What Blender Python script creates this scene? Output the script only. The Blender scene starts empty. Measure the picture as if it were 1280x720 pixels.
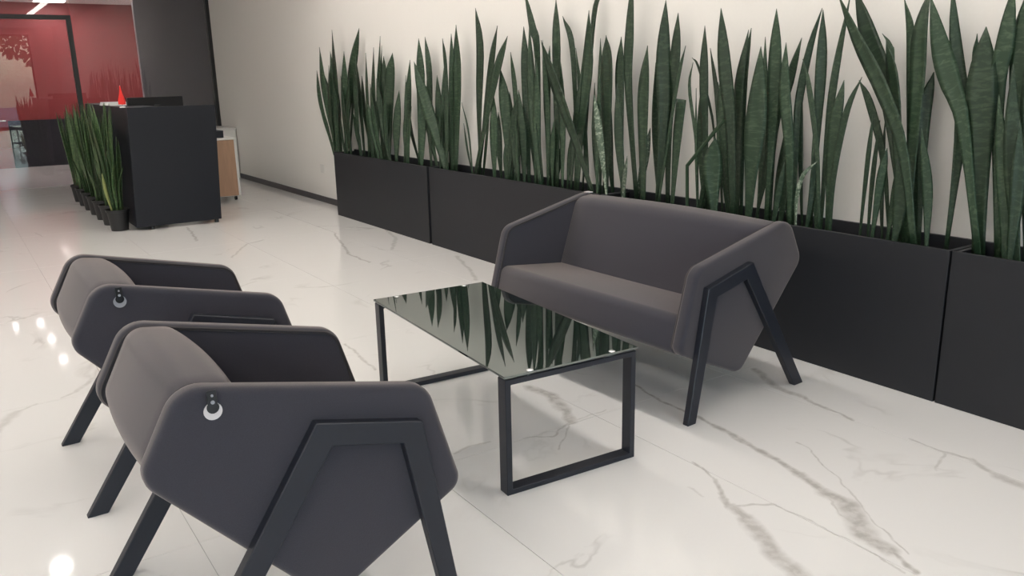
import bpy, bmesh, math, random
from mathutils import Vector, Matrix

S = bpy.context.scene
COL = S.collection
PI = math.pi

# ------------------------------------------------------------------ camera
cd = bpy.data.cameras.new('camera')
cam = bpy.data.objects.new('camera', cd)
COL.objects.link(cam)
S.camera = cam
cd.sensor_width = 36.0
cd.lens = 1019.15 / 1280 * 36.0
cd.clip_start = 0.05
_R = Vector((0.82319, -0.56742, -0.02002))
_U = Vector((0.15901, 0.19656, 0.96751))
_F = Vector((0.54505, 0.79963, -0.25203))
m4 = Matrix.Identity(4)
for i in range(3):
    m4[i][0], m4[i][1], m4[i][2] = _R[i], _U[i], -_F[i]
m4.translation = Vector((-3.2827, 0.0, 1.3772))
cam.matrix_world = m4

# ------------------------------------------------------------------ sky and exposure
world = bpy.data.worlds.new('world')
S.world = world
world.use_nodes = True
wn = world.node_tree.nodes
sky = wn.new('ShaderNodeTexSky')
sky.sky_type = 'NISHITA'
sky.sun_disc = False
sky.sun_elevation = math.radians(38)
sky.sun_rotation = math.radians(60)
wn['Background'].inputs['Strength'].default_value = 1.2
world.node_tree.links.new(sky.outputs['Color'], wn['Background'].inputs['Color'])
S.view_settings.view_transform = 'Standard'
S.view_settings.look = 'None'
S.view_settings.exposure = 0.1
S.view_settings.gamma = 1.0
S.view_settings.use_curve_mapping = False
STRIP_POWER = 20.0      # radiance of the linear ceiling lamps
SPOT_POWER = 60.0      # radiance of the round downlights
BACK_POWER = 42.0       # radiance of the back office lamps, added fill panels included
LAMP_RGB = (1.0, 0.95, 0.89)

# ------------------------------------------------------------------ materials
def mat(name, rgb, rough=0.5, metal=0.0, spec=0.5, sheen=0.0, ior=1.5, coat=0.0):
    m = bpy.data.materials.new(name)
    m.use_nodes = True
    b = m.node_tree.nodes['Principled BSDF']
    b.inputs['Base Color'].default_value = (*rgb, 1)
    b.inputs['Roughness'].default_value = rough
    b.inputs['Metallic'].default_value = metal
    b.inputs['Specular IOR Level'].default_value = spec
    b.inputs['IOR'].default_value = ior
    b.inputs['Sheen Weight'].default_value = sheen
    b.inputs['Sheen Tint'].default_value = (1.0, 0.86, 0.78, 1)
    b.inputs['Coat Weight'].default_value = coat
    return m

def grain(m, scale=200.0, bump=0.1, mix=0.15, coord='Object', detail=4.0, stretch=(1, 1, 1)):
    nt = m.node_tree; n = nt.nodes; l = nt.links
    b = n['Principled BSDF']
    tc = n.new('ShaderNodeTexCoord')
    mp = n.new('ShaderNodeMapping'); mp.inputs['Scale'].default_value = stretch
    l.new(tc.outputs[coord], mp.inputs['Vector'])
    nz = n.new('ShaderNodeTexNoise'); nz.inputs['Scale'].default_value = scale
    nz.inputs['Detail'].default_value = detail
    l.new(mp.outputs['Vector'], nz.inputs['Vector'])
    c = b.inputs['Base Color'].default_value[:]
    mx = n.new('ShaderNodeMix'); mx.data_type = 'RGBA'
    mx.inputs[6].default_value = tuple(max(0, v * (1 - mix)) for v in c[:3]) + (1,)
    mx.inputs[7].default_value = tuple(v * (1 + mix) for v in c[:3]) + (1,)
    l.new(nz.outputs['Fac'], mx.inputs[0])
    l.new(mx.outputs[2], b.inputs['Base Color'])
    if bump:
        bp = n.new('ShaderNodeBump'); bp.inputs['Strength'].default_value = bump
        bp.inputs['Distance'].default_value = 0.002
        l.new(nz.outputs['Fac'], bp.inputs['Height'])
        l.new(bp.outputs['Normal'], b.inputs['Normal'])
    return m

def emit(name, rgb, strength):
    m = bpy.data.materials.new(name); m.use_nodes = True
    n = m.node_tree.nodes; n.remove(n['Principled BSDF'])
    e = n.new('ShaderNodeEmission')
    e.inputs['Color'].default_value = (*rgb, 1); e.inputs['Strength'].default_value = strength
    m.node_tree.links.new(e.outputs[0], n['Material Output'].inputs[0])
    return m

def thin_glass(name, tint, refl_ior, rough=0.0):
    """a flat pane: tinted straight-through light plus mirror reflection"""
    m = bpy.data.materials.new(name); m.use_nodes = True
    n = m.node_tree.nodes; l = m.node_tree.links; n.remove(n['Principled BSDF'])
    t = n.new('ShaderNodeBsdfTransparent'); t.inputs['Color'].default_value = (*tint, 1)
    g = n.new('ShaderNodeBsdfGlossy'); g.inputs['Roughness'].default_value = rough
    f = n.new('ShaderNodeFresnel'); f.inputs['IOR'].default_value = refl_ior
    x = n.new('ShaderNodeMixShader')
    l.new(f.outputs[0], x.inputs[0]); l.new(t.outputs[0], x.inputs[1]); l.new(g.outputs[0], x.inputs[2])
    l.new(x.outputs[0], n['Material Output'].inputs[0])
    return m

M = {}
M['wall'] = grain(mat('white_paint', (0.78, 0.75, 0.71), 0.6), 60, 0.03, 0.02)
M['ceiling'] = mat('ceiling_paint', (0.8, 0.79, 0.77), 0.8)
M['baseboard'] = mat('black_skirting', (0.045, 0.042, 0.048), 0.45)
M['red'] = grain(mat('red_paint', (0.27, 0.04, 0.042), 0.5), 8, 0.0, 0.1)
M['charcoal'] = mat('mid_grey_paint', (0.60, 0.61, 0.65), 0.55)
M['blackwall'] = mat('black_board', (0.02, 0.021, 0.027), 0.4)
M['fabric'] = grain(mat('grey_wool', (0.037, 0.0365, 0.048), 0.9, spec=0.2, sheen=0.36), 420, 0.25, 0.18)
M['piping'] = mat('grey_piping', (0.032, 0.030, 0.034), 0.85, spec=0.2, sheen=0.3)
M['leg'] = mat('black_powder_coat', (0.015, 0.017, 0.025), 0.42, spec=0.4)
M['planter'] = grain(mat('black_laminate', (0.016, 0.017, 0.021), 0.5, spec=0.4), 3, 0.0, 0.12)
M['soil'] = grain(mat('soil', (0.02, 0.015, 0.011), 0.95), 60, 1.0, 0.5)
M['pot'] = mat('black_pot', (0.012, 0.012, 0.013), 0.5)
M['desk'] = grain(mat('desk_laminate', (0.009, 0.010, 0.015), 0.5, spec=0.3), 3, 0.0, 0.1)
M['plastic'] = mat('black_plastic', (0.01, 0.01, 0.012), 0.35)
M['screen'] = mat('dark_screen', (0.006, 0.006, 0.008), 0.1)
M['paper'] = mat('white_paper', (0.8, 0.8, 0.8), 0.7)
M['flag'] = mat('red_cloth', (0.75, 0.02, 0.015), 0.6)
M['oak'] = grain(mat('pale_oak', (0.42, 0.25, 0.16), 0.5), 6, 0.0, 0.2, stretch=(6, 6, 0.6))
M['whitelam'] = mat('white_laminate', (0.72, 0.71, 0.69), 0.4)
M['steel'] = mat('polished_steel', (0.8, 0.8, 0.8), 0.15, metal=1.0)
M['glintwhite'] = mat('glint_cap_white', (0.9, 0.9, 0.9), 0.25, metal=0.6)
M['tagwhite'] = mat('tag_white', (0.62, 0.57, 0.58), 0.4)
M['taggrey'] = mat('tag_grey', (0.3, 0.3, 0.33), 0.4)
M['tagblack'] = mat('tag_black', (0.006, 0.006, 0.008), 0.4)
M['grout'] = mat('grout', (0.42, 0.40, 0.38), 0.8)
M['socket'] = mat('socket_white', (0.68, 0.66, 0.63), 0.4)
M['bark'] = mat('bark', (0.09, 0.07, 0.05), 0.9)
M['foliage'] = grain(mat('foliage', (0.10, 0.15, 0.04), 0.8), 4, 0.0, 0.5)
M['paving'] = grain(mat('paving', (0.35, 0.34, 0.32), 0.8), 5, 0.0, 0.1)
M['tint_glass'] = thin_glass('tinted_partition_glass', (0.70, 0.68, 0.69), 1.5)
M['clear_glass'] = thin_glass('shop_window_glass', (0.92, 0.95, 0.95), 1.45)
M['lamp'] = emit('lamp_strip', LAMP_RGB, STRIP_POWER)
M['office_spot'] = emit('lamp_office', (1, 0.96, 0.92), BACK_POWER)
M['spot'] = emit('lamp_spot', (1, 0.95, 0.9), SPOT_POWER)
M['backlamp'] = emit('lamp_back', (1, 0.96, 0.92), BACK_POWER)

# smoked glass table top: dark body, strong mirror
M['smoked'] = mat('smoked_glass', (0.004, 0.008, 0.008), 0.02, ior=3.4, spec=0.5)
M['smoked'].node_tree.nodes['Principled BSDF'].inputs['Specular Tint'].default_value = (0.92, 1.0, 0.985, 1)
gm = M['smoked'].node_tree
tr = gm.nodes.new('ShaderNodeBsdfTransparent'); tr.inputs['Color'].default_value = (0.30, 0.36, 0.36, 1)
ms = gm.nodes.new('ShaderNodeMixShader'); ms.inputs[0].default_value = 0.12
gm.links.new(gm.nodes['Principled BSDF'].outputs[0], ms.inputs[1])
gm.links.new(tr.outputs[0], ms.inputs[2])
gm.links.new(ms.outputs[0], gm.nodes['Material Output'].inputs[0])

# leaves: dark green with paler cross bands, bands follow the leaf (u across, v along in metres)
def leaf_mat(name, dark, pale, amount):
    m = mat(name, dark, 0.42, spec=0.4)
    n = m.node_tree.nodes; l = m.node_tree.links
    uv = n.new('ShaderNodeUVMap'); uv.uv_map = 'leaf'
    mp = n.new('ShaderNodeMapping'); mp.inputs['Scale'].default_value = (0.9, 62, 1)
    l.new(uv.outputs[0], mp.inputs['Vector'])
    oi = n.new('ShaderNodeObjectInfo')
    cb = n.new('ShaderNodeCombineXYZ'); mu = n.new('ShaderNodeMath'); mu.operation = 'MULTIPLY'; mu.inputs[1].default_value = 50
    l.new(oi.outputs['Random'], mu.inputs[0]); l.new(mu.outputs[0], cb.inputs[2]); 
    ad = n.new('ShaderNodeVectorMath'); ad.operation = 'ADD'
    l.new(mp.outputs[0], ad.inputs[0]); l.new(cb.outputs[0], ad.inputs[1])
    nz = n.new('ShaderNodeTexNoise'); nz.inputs['Scale'].default_value = 1.0; nz.inputs['Detail'].default_value = 3
    nz.inputs['Distortion'].default_value = 0.6
    l.new(ad.outputs[0], nz.inputs['Vector'])
    rp = n.new('ShaderNodeMapRange'); rp.inputs['From Min'].default_value = 0.48; rp.inputs['From Max'].default_value = 0.66
    rp.inputs['To Max'].default_value = amount
    l.new(nz.outputs['Fac'], rp.inputs['Value'])
    mx = n.new('ShaderNodeMix'); mx.data_type = 'RGBA'
    mx.inputs[6].default_value = (*dark, 1); mx.inputs[7].default_value = (*pale, 1)
    l.new(rp.outputs[0], mx.inputs[0])
    hs = n.new('ShaderNodeHueSaturation')
    va = n.new('ShaderNodeMapRange'); va.inputs['To Min'].default_value = 0.75; va.inputs['To Max'].default_value = 1.3
    l.new(oi.outputs['Random'], va.inputs['Value']); l.new(va.outputs[0], hs.inputs['Value'])
    l.new(mx.outputs[2], hs.inputs['Color'])
    l.new(hs.outputs[0], n['Principled BSDF'].inputs['Base Color'])
    return m
M['leaf'] = leaf_mat('snake_leaf', (0.017, 0.038, 0.019), (0.060, 0.092, 0.052), 0.65)
M['leaf_pale'] = leaf_mat('snake_leaf_pale', (0.06, 0.09, 0.06), (0.28, 0.32, 0.25), 1.0)
M['leaf_pot'] = leaf_mat('snake_leaf_pot', (0.035, 0.07, 0.025), (0.12, 0.16, 0.07), 0.6)
M['leaf_yellow'] = leaf_mat('snake_leaf_yellow', (0.30, 0.33, 0.12), (0.42, 0.42, 0.2), 0.6)

# ------------------------------------------------------------------ marble floor tiles
VEINS = [(-0.852, 2.602, -0.899, 2.408, 0.0065, 0.75), (-0.899, 2.408, -0.906, 2.247, 0.008, 0.75), (-0.906, 2.247, -0.909, 2.055, 0.0105, 0.75), (-0.909, 2.055, -0.945, 1.818, 0.013, 0.75), (-0.945, 1.818, -0.958, 1.728, 0.014, 0.75), (-0.958, 1.728, -0.985, 1.593, 0.015, 0.75), (-0.985, 1.593, -1.031, 1.464, 0.018, 0.75), (-1.031, 1.464, -1.047, 1.363, 0.027, 0.75), (-1.047, 1.363, -1.16, 1.233, 0.037, 0.75), (-1.16, 1.233, -1.182, 1.142, 0.026, 0.75), (-1.182, 1.142, -1.223, 1.033, 0.009, 0.75), (-0.786, 1.759, -0.803, 1.686, 0.004, 0.5), (-0.803, 1.686, -0.886, 1.534, 0.004, 0.5), (-0.886, 1.534, -0.994, 1.369, 0.004, 0.5), (-0.994, 1.369, -1.077, 1.246, 0.004, 0.5), (-1.077, 1.246, -1.155, 1.096, 0.004, 0.5), (-1.053, 1.433, -1.12, 1.337, 0.005, 0.5), (-1.12, 1.337, -1.148, 1.247, 0.005, 0.5), (-1.217, 1.874, -1.256, 1.736, 0.006, 0.65), (-1.256, 1.736, -1.334, 1.642, 0.009, 0.65), (-1.334, 1.642, -1.347, 1.587, 0.011, 0.65), (-1.347, 1.587, -1.376, 1.497, 0.018, 0.65), (-1.376, 1.497, -1.417, 1.423, 0.026, 0.65), (-1.417, 1.423, -1.462, 1.328, 0.029, 0.65), (-1.462, 1.328, -1.496, 1.214, 0.032, 0.65), (-1.347, 1.587, -1.237, 1.505, 0.007, 0.5), (-1.237, 1.505, -1.225, 1.385, 0.005, 0.5), (-1.225, 1.385, -1.225, 1.205, 0.004, 0.5), (-1.225, 1.205, -1.246, 1.054, 0.004, 0.5), (-1.363, 1.759, -1.373, 1.684, 0.005, 0.3), (-0.273, 2.368, -0.372, 2.184, 0.019, 0.6), (-0.372, 2.184, -0.385, 2.038, 0.017, 0.6), (-0.385, 2.038, -0.418, 1.876, 0.01, 0.6), (-0.418, 1.876, -0.434, 1.754, 0.007, 0.6), (-0.407, 1.517, -0.424, 1.384, 0.006, 0.55), (-0.424, 1.384, -0.407, 1.291, 0.008, 0.55), (-0.407, 1.291, -0.464, 1.167, 0.015, 0.55), (-0.464, 1.167, -0.465, 1.076, 0.027, 0.55), (-0.43, 1.38, -0.582, 1.321, 0.006, 0.4), (-1.261, 2.84, -1.244, 2.694, 0.025, 0.7), (-1.244, 2.694, -1.295, 2.543, 0.029, 0.7), (-1.295, 2.543, -1.348, 2.427, 0.02, 0.7), (-1.348, 2.427, -1.494, 2.365, 0.005, 0.5), (-1.494, 2.365, -1.603, 2.419, 0.005, 0.5), (-1.348, 2.427, -1.548, 2.255, 0.004, 0.5), (-1.348, 2.427, -1.158, 2.438, 0.004, 0.4), (-3.296, 3.773, -3.211, 3.968, 0.022, 0.35), (-3.211, 3.968, -3.13, 4.018, 0.01, 0.35), (-3.033, 4.038, -2.963, 4.07, 0.009, 0.4), (-2.963, 4.07, -2.864, 4.228, 0.014, 0.4), (-0.452, 7.042, -0.718, 6.091, 0.012, 0.6), (-0.718, 6.091, -0.718, 5.713, 0.01, 0.6), (0.065, 7.14, -0.116, 6.457, 0.014, 0.4), (-0.116, 6.457, -0.363, 6.039, 0.016, 0.4), (-0.079, 5.48, -0.252, 4.984, 0.015, 0.45), (-0.252, 4.984, -0.37, 4.707, 0.015, 0.45), (-1.516, 6.599, -1.249, 7.09, 0.011, 0.4), (-1.249, 7.09, -1.067, 7.169, 0.012, 0.4), (-1.448, 8.334, -1.556, 7.537, 0.013, 0.5), (-1.686, 3.956, -1.699, 3.722, 0.0085, 0.45), (-1.699, 3.722, -1.721, 3.486, 0.0085, 0.45), (-1.879, 2.469, -1.793, 2.482, 0.0075, 0.5), (-1.793, 2.482, -1.723, 2.465, 0.0065, 0.5), (-1.885, 5.51, -1.618, 5.663, 0.01, 0.3)]
def vein_group():
    g = bpy.data.node_groups.new('vein_segment', 'ShaderNodeTree')
    for nm, ty in (('P', 'NodeSocketVector'), ('A', 'NodeSocketVector'), ('BA', 'NodeSocketVector'),
                   ('InvL2', 'NodeSocketFloat'), ('Width', 'NodeSocketFloat'), ('Strength', 'NodeSocketFloat'), ('Prev', 'NodeSocketFloat')):
        g.interface.new_socket(nm, in_out='INPUT', socket_type=ty)
    g.interface.new_socket('Mask', in_out='OUTPUT', socket_type='NodeSocketFloat')
    n = g.nodes; l = g.links
    i = n.new('NodeGroupInput'); o = n.new('NodeGroupOutput')
    pa = n.new('ShaderNodeVectorMath'); pa.operation = 'SUBTRACT'
    l.new(i.outputs['P'], pa.inputs[0]); l.new(i.outputs['A'], pa.inputs[1])
    dt = n.new('ShaderNodeVectorMath'); dt.operation = 'DOT_PRODUCT'
    l.new(pa.outputs[0], dt.inputs[0]); l.new(i.outputs['BA'], dt.inputs[1])
    h = n.new('ShaderNodeMath'); h.operation = 'MULTIPLY'; h.use_clamp = True
    l.new(dt.outputs['Value'], h.inputs[0]); l.new(i.outputs['InvL2'], h.inputs[1])
    sc = n.new('ShaderNodeVectorMath'); sc.operation = 'SCALE'
    l.new(i.outputs['BA'], sc.inputs[0]); l.new(h.outputs[0], sc.inputs['Scale'])
    ds = n.new('ShaderNodeVectorMath'); ds.operation = 'DISTANCE'
    l.new(pa.outputs[0], ds.inputs[0]); l.new(sc.outputs[0], ds.inputs[1])
    dv = n.new('ShaderNodeMath'); dv.operation = 'DIVIDE'
    l.new(ds.outputs['Value'], dv.inputs[0]); l.new(i.outputs['Width'], dv.inputs[1])
    mr = n.new('ShaderNodeMapRange')
    mr.inputs['From Min'].default_value = 0.4; mr.inputs['From Max'].default_value = 1.4
    mr.inputs['To Max'].default_value = 0.0
    l.new(dv.outputs[0], mr.inputs['Value']); l.new(i.outputs['Strength'], mr.inputs['To Min'])
    mx = n.new('ShaderNodeMath'); mx.operation = 'MAXIMUM'
    l.new(mr.outputs[0], mx.inputs[0]); l.new(i.outputs['Prev'], mx.inputs[1])
    l.new(mx.outputs[0], o.inputs['Mask'])
    return g

def marble(segments, grp):
    m = mat('white_marble_tile', (0.8, 0.78, 0.75), 0.06)
    n = m.node_tree.nodes; l = m.node_tree.links; b = n['Principled BSDF']
    geo = n.new('ShaderNodeNewGeometry')
    nz = n.new('ShaderNodeTexNoise'); nz.inputs['Scale'].default_value = 9; nz.inputs['Detail'].default_value = 4
    l.new(geo.outputs['Position'], nz.inputs['Vector'])
    sb = n.new('ShaderNodeVectorMath'); sb.operation = 'SUBTRACT'; sb.inputs[1].default_value = (0.5, 0.5, 0.5)
    l.new(nz.outputs['Color'], sb.inputs[0])
    sc = n.new('ShaderNodeVectorMath'); sc.operation = 'SCALE'; sc.inputs['Scale'].default_value = 0.055
    l.new(sb.outputs[0], sc.inputs[0])
    fl = n.new('ShaderNodeVectorMath'); fl.operation = 'MULTIPLY'; fl.inputs[1].default_value = (1, 1, 0)
    ad = n.new('ShaderNodeVectorMath'); ad.operation = 'ADD'
    l.new(geo.outputs['Position'], ad.inputs[0]); l.new(sc.outputs[0], ad.inputs[1])
    l.new(ad.outputs[0], fl.inputs[0])
    prev = None
    for (ax, ay, bx, by, w, s) in segments:
        g = n.new('ShaderNodeGroup'); g.node_tree = grp
        g.inputs['A'].default_value = (ax, ay, 0); g.inputs['BA'].default_value = (bx - ax, by - ay, 0)
        g.inputs['InvL2'].default_value = 1.0 / max(1e-6, (bx - ax) ** 2 + (by - ay) ** 2)
        g.inputs['Width'].default_value = w; g.inputs['Strength'].default_value = s
        l.new(fl.outputs[0], g.inputs['P'])
        if prev: l.new(prev.outputs[0], g.inputs['Prev'])
        prev = g
    # faint background veining: thin ridges of a warped noise, broken up by a second noise
    n2 = n.new('ShaderNodeTexNoise'); n2.inputs['Scale'].default_value = 0.9; n2.inputs['Detail'].default_value = 5
    n2.inputs['Distortion'].default_value = 1.2
    l.new(geo.outputs['Position'], n2.inputs['Vector'])
    a = n.new('ShaderNodeMath'); a.operation = 'SUBTRACT'; a.inputs[1].default_value = 0.5; l.new(n2.outputs['Fac'], a.inputs[0])
    a2 = n.new('ShaderNodeMath'); a2.operation = 'ABSOLUTE'; l.new(a.outputs[0], a2.inputs[0])
    r1 = n.new('ShaderNodeMapRange'); r1.inputs['From Max'].default_value = 0.012; r1.inputs['To Min'].default_value = 0.4; r1.inputs['To Max'].default_value = 0
    l.new(a2.outputs[0], r1.inputs['Value'])
    n3 = n.new('ShaderNodeTexNoise'); n3.inputs['Scale'].default_value = 2.2
    l.new(geo.outputs['Position'], n3.inputs['Vector'])
    r2 = n.new('ShaderNodeMapRange'); r2.inputs['From Min'].default_value = 0.52; r2.inputs['From Max'].default_value = 0.68
    l.new(n3.outputs['Fac'], r2.inputs['Value'])
    mm = n.new('ShaderNodeMath'); mm.operation = 'MULTIPLY'; l.new(r1.outputs[0], mm.inputs[0]); l.new(r2.outputs[0], mm.inputs[1])
    # break-up inside the big veins
    n4 = n.new('ShaderNodeTexNoise'); n4.inputs['Scale'].default_value = 26; n4.inputs['Detail'].default_value = 5
    l.new(geo.outputs['Position'], n4.inputs['Vector'])
    r4 = n.new('ShaderNodeMapRange'); r4.inputs['From Min'].default_value = 0.35; r4.inputs['From Max'].default_value = 0.6; r4.inputs['To Min'].default_value = 0.5
    l.new(n4.outputs['Fac'], r4.inputs['Value'])
    m5 = n.new('ShaderNodeMath'); m5.operation = 'MULTIPLY'; m5.inputs[0].default_value = 0.0; l.new(r4.outputs[0], m5.inputs[1])
    if prev: l.new(prev.outputs[0], m5.inputs[0])
    mxx = n.new('ShaderNodeMath'); mxx.operation = 'MAXIMUM'; l.new(m5.outputs[0], mxx.inputs[0]); l.new(mm.outputs[0], mxx.inputs[1])
    mix = n.new('ShaderNodeMix'); mix.data_type = 'RGBA'
    mix.inputs[6].default_value = (0.775, 0.755, 0.735, 1); mix.inputs[7].default_value = (0.36, 0.33, 0.30, 1)
    l.new(mxx.outputs[0], mix.inputs[0]); l.new(mix.outputs[2], b.inputs['Base Color'])
    return m
VEIN_GROUP = vein_group()
PLAIN_MARBLE = marble([], VEIN_GROUP)
def tile_marble(xa, xb, ya, yb, pad=0.08):
    """the marble of one tile: the big veins that cross it plus the faint ones everywhere"""
    seg = [v for v in VEINS if min(v[0], v[2]) - pad < xb and max(v[0], v[2]) + pad > xa and min(v[1], v[3]) - pad < yb and max(v[1], v[3]) + pad > ya]
    return marble(seg, VEIN_GROUP) if seg else PLAIN_MARBLE

# ------------------------------------------------------------------ helpers
def link(name, me, m=None, parent=None):
    o = bpy.data.objects.new(name, me)
    COL.objects.link(o)
    if me is not None and m is not None and not me.materials:
        for q in (m if isinstance(m, (list, tuple)) else [m]):
            me.materials.append(q)
    if parent is not None:
        o.parent = parent
    return o

def mesh(name, bm, smooth=False):
    bmesh.ops.recalc_face_normals(bm, faces=bm.faces)
    me = bpy.data.meshes.new(name)
    bm.to_mesh(me); bm.free()
    if smooth:
        me.polygons.foreach_set('use_smooth', [True] * len(me.polygons))
        me.set_sharp_from_angle(angle=math.radians(50))
    return me

def obj(name, bm, m, parent=None, smooth=False):
    return link(name, mesh(name, bm, smooth), m, parent)

def tag(o, label, cat=None, group=None):
    o['label'] = label
    if cat: o['category'] = cat
    if group: o['group'] = group
    return o

def thing(name, label, cat, loc=(0, 0, 0), rz=0.0, group=None):
    o = bpy.data.objects.new(name, None)
    COL.objects.link(o)
    o.location = loc; o.rotation_euler = (0, 0, rz); o.empty_display_size = 0.1
    return tag(o, label, cat, group)

def struct(o, label=None):
    o['kind'] = 'structure'
    if label: o['label'] = label
    return o

def box(bm, x0, x1, y0, y1, z0, z1, bev=0.0):
    r = bmesh.ops.create_cube(bm, size=1.0)
    vs = r['verts']
    for v in vs:
        v.co = Vector(((x0 + x1) / 2 + v.co.x * (x1 - x0), (y0 + y1) / 2 + v.co.y * (y1 - y0), (z0 + z1) / 2 + v.co.z * (z1 - z0)))
    if bev > 0:
        es = list({e for v in vs for e in v.link_edges})
        bmesh.ops.bevel(bm, geom=es, offset=bev, segments=2, profile=0.5, affect='EDGES')
    return bm

def bx(*a, **k):
    return box(bmesh.new(), *a, **k)

def cyl(bm, c, r0, r1, h, n=20, axis='z'):
    ring = []
    for k, (r, t) in enumerate(((r0, 0.0), (r1, h))):
        row = []
        for i in range(n):
            a = 2 * PI * i / n
            p = (r * math.cos(a), r * math.sin(a), t)
            if axis == 'y': p = (p[0], p[2], p[1])
            if axis == 'x': p = (p[2], p[0], p[1])
            row.append(bm.verts.new(Vector(c) + Vector(p)))
        ring.append(row)
    for i in range(n):
        j = (i + 1) % n
        bm.faces.new((ring[0][i], ring[0][j], ring[1][j], ring[1][i]))
    bm.faces.new(ring[0][::-1]); bm.faces.new(ring[1])
    return bm

def lathe(bm, c, prof, n=20):
    rows = [[bm.verts.new(Vector(c) + Vector((r * math.cos(2 * PI * i / n), r * math.sin(2 * PI * i / n), z))) for i in range(n)] for r, z in prof]
    for a, b in zip(rows, rows[1:]):
        for i in range(n):
            j = (i + 1) % n
            bm.faces.new((a[i], a[j], b[j], b[i]))
    bm.faces.new(rows[0][::-1]); bm.faces.new(rows[-1])
    return bm

def rounded(pts, radii, d=0.0, seg=6):
    """corner-rounded outline of a polygon whose edges are moved inward by d"""
    n = len(pts)
    P = [Vector(p) for p in pts]
    area = sum(P[i].x * P[(i + 1) % n].y - P[(i + 1) % n].x * P[i].y for i in range(n))
    sgn = 1 if area > 0 else -1
    lines = []
    for i in range(n):
        t = (P[(i + 1) % n] - P[i]).normalized()
        nrm = Vector((-t.y, t.x)) * sgn
        lines.append((P[i] + nrm * d, t))
    Q = []
    for i in range(n):
        (a, s), (b, t) = lines[i - 1], lines[i]
        den = s.x * t.y - s.y * t.x
        k = ((b - a).x * t.y - (b - a).y * t.x) / den
        Q.append(a + s * k)
    out = []
    for i in range(n):
        r = max(radii[i] - d, 0.003)
        p, a, b = Q[i], Q[i - 1], Q[(i + 1) % n]
        u = (a - p).normalized(); v = (b - p).normalized()
        ang = u.angle(v)
        L = min(r / math.tan(ang / 2), (a - p).length * 0.48, (b - p).length * 0.48)
        r2 = L * math.tan(ang / 2)
        c = p + (u + v).normalized() * (r2 / math.sin(ang / 2))
        s0 = p + u * L - c; s1 = p + v * L - c
        a0 = math.atan2(s0.y, s0.x); da = math.atan2(s1.y, s1.x) - a0
        while da > PI: da -= 2 * PI
        while da < -PI: da += 2 * PI
        for k in range(seg + 1):
            t = a0 + da * k / seg
            out.append((c.x + r2 * math.cos(t), c.y + r2 * math.sin(t)))
    return out

def slab(bm, pts, radii, y0, y1, edge=0.015, nr=4, seg=6, puff=0.0):
    """upholstered slab: outline in (x,z), thickness along y, rounded rims"""
    rows = []
    prof = []
    for k in range(nr + 1):
        a = PI / 2 * k / nr
        prof.append((edge * (1 - math.sin(a)), y0 + edge * (1 - math.cos(a))))
    if puff:
        for k in range(1, 10):
            q = k / 5 - 1
            prof.append((-puff * (1 - q * q), y0 + edge + (y1 - y0 - 2 * edge) * k / 10))
    for k in range(nr, -1, -1):
        a = PI / 2 * k / nr
        prof.append((edge * (1 - math.sin(a)), y1 - edge * (1 - math.cos(a))))
    for d, y in prof:
        rows.append([bm.verts.new((x, y, z)) for x, z in rounded(pts, radii, d, seg)])
    n = len(rows[0])
    for a, b in zip(rows, rows[1:]):
        for i in range(n):
            j = (i + 1) % n
            bm.faces.new((a[i], a[j], b[j], b[i]))
    bm.faces.new(rows[0][::-1]); bm.faces.new(rows[-1])
    return bm

def tube(bm, path, r, n=6, closed=False):
    P = [Vector(p) for p in path]; N = len(P)
    rows = []
    for i in range(N):
        t = ((P[(i + 1) % N] - P[i - 1]) if closed else (P[min(i + 1, N - 1)] - P[max(i - 1, 0)])).normalized()
        up = Vector((0, 1, 0)) if abs(t.y) < 0.9 else Vector((1, 0, 0))
        a = t.cross(up).normalized(); b = t.cross(a)
        rows.append([bm.verts.new(P[i] + (a * math.cos(2 * PI * k / n) + b * math.sin(2 * PI * k / n)) * r) for k in range(n)])
    rng = range(N) if closed else range(N - 1)
    for i in rng:
        A, B = rows[i], rows[(i + 1) % N]
        for k in range(n):
            j = (k + 1) % n
            bm.faces.new((A[k], A[j], B[j], B[k]))
    if not closed:
        bm.faces.new(rows[0][::-1]); bm.faces.new(rows[-1])
    return bm

def catmull(pts, n):
    P = [Vector(p) for p in pts]
    P = [P[0] * 2 - P[1]] + P + [P[-1] * 2 - P[-2]]
    segs = len(P) - 3
    out = []
    for k in range(n + 1):
        u = k / n * segs
        i = min(int(u), segs - 1); t = u - i
        a, b, c, d = P[i:i + 4]
        out.append(0.5 * ((2 * b) + (c - a) * t + (2 * a - 5 * b + 4 * c - d) * t * t + (3 * b - a - 3 * c + d) * t ** 3))
    return out

# ------------------------------------------------------------------ setting
X_WALL, X_LEFT = 0.25, -9.0
Y_FRONT, Y_GLASS, Y_BACK = -6.0, 13.0, 16.6
H = 3.2
fl = struct(obj('floor', bx(X_LEFT, X_WALL, Y_FRONT, Y_BACK, -0.12, -0.004), M['grout']), 'white glossy marble tile floor with grey veins')
tm = {}
ix0 = -12
x = -2.03 - 0.8 * 9
while x < X_WALL:
    y = 2.41 - 1.6 * 6
    while y < Y_BACK:
        xa, xb = max(x, X_LEFT), min(x + 0.8, X_WALL)
        ya, yb = max(y, Y_FRONT), min(y + 1.6, Y_BACK)
        if xb - xa > 0.02 and yb - ya > 0.02:
            key = (round(xb - xa, 3), round(yb - ya, 3))
            if key not in tm:
                w, h = key
                tm[key] = mesh('tile', bx(0.0008, w - 0.0008, 0.0008, h - 0.0008, -0.02, 0.0, bev=0.0006))
            t = link('tile', tm[key], PLAIN_MARBLE, fl)
            t.material_slots[0].link = 'OBJECT'
            t.material_slots[0].material = tile_marble(xa, xb, ya, yb)
            t.location = (xa, ya, 0)
        y += 1.6
    x += 0.8

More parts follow.
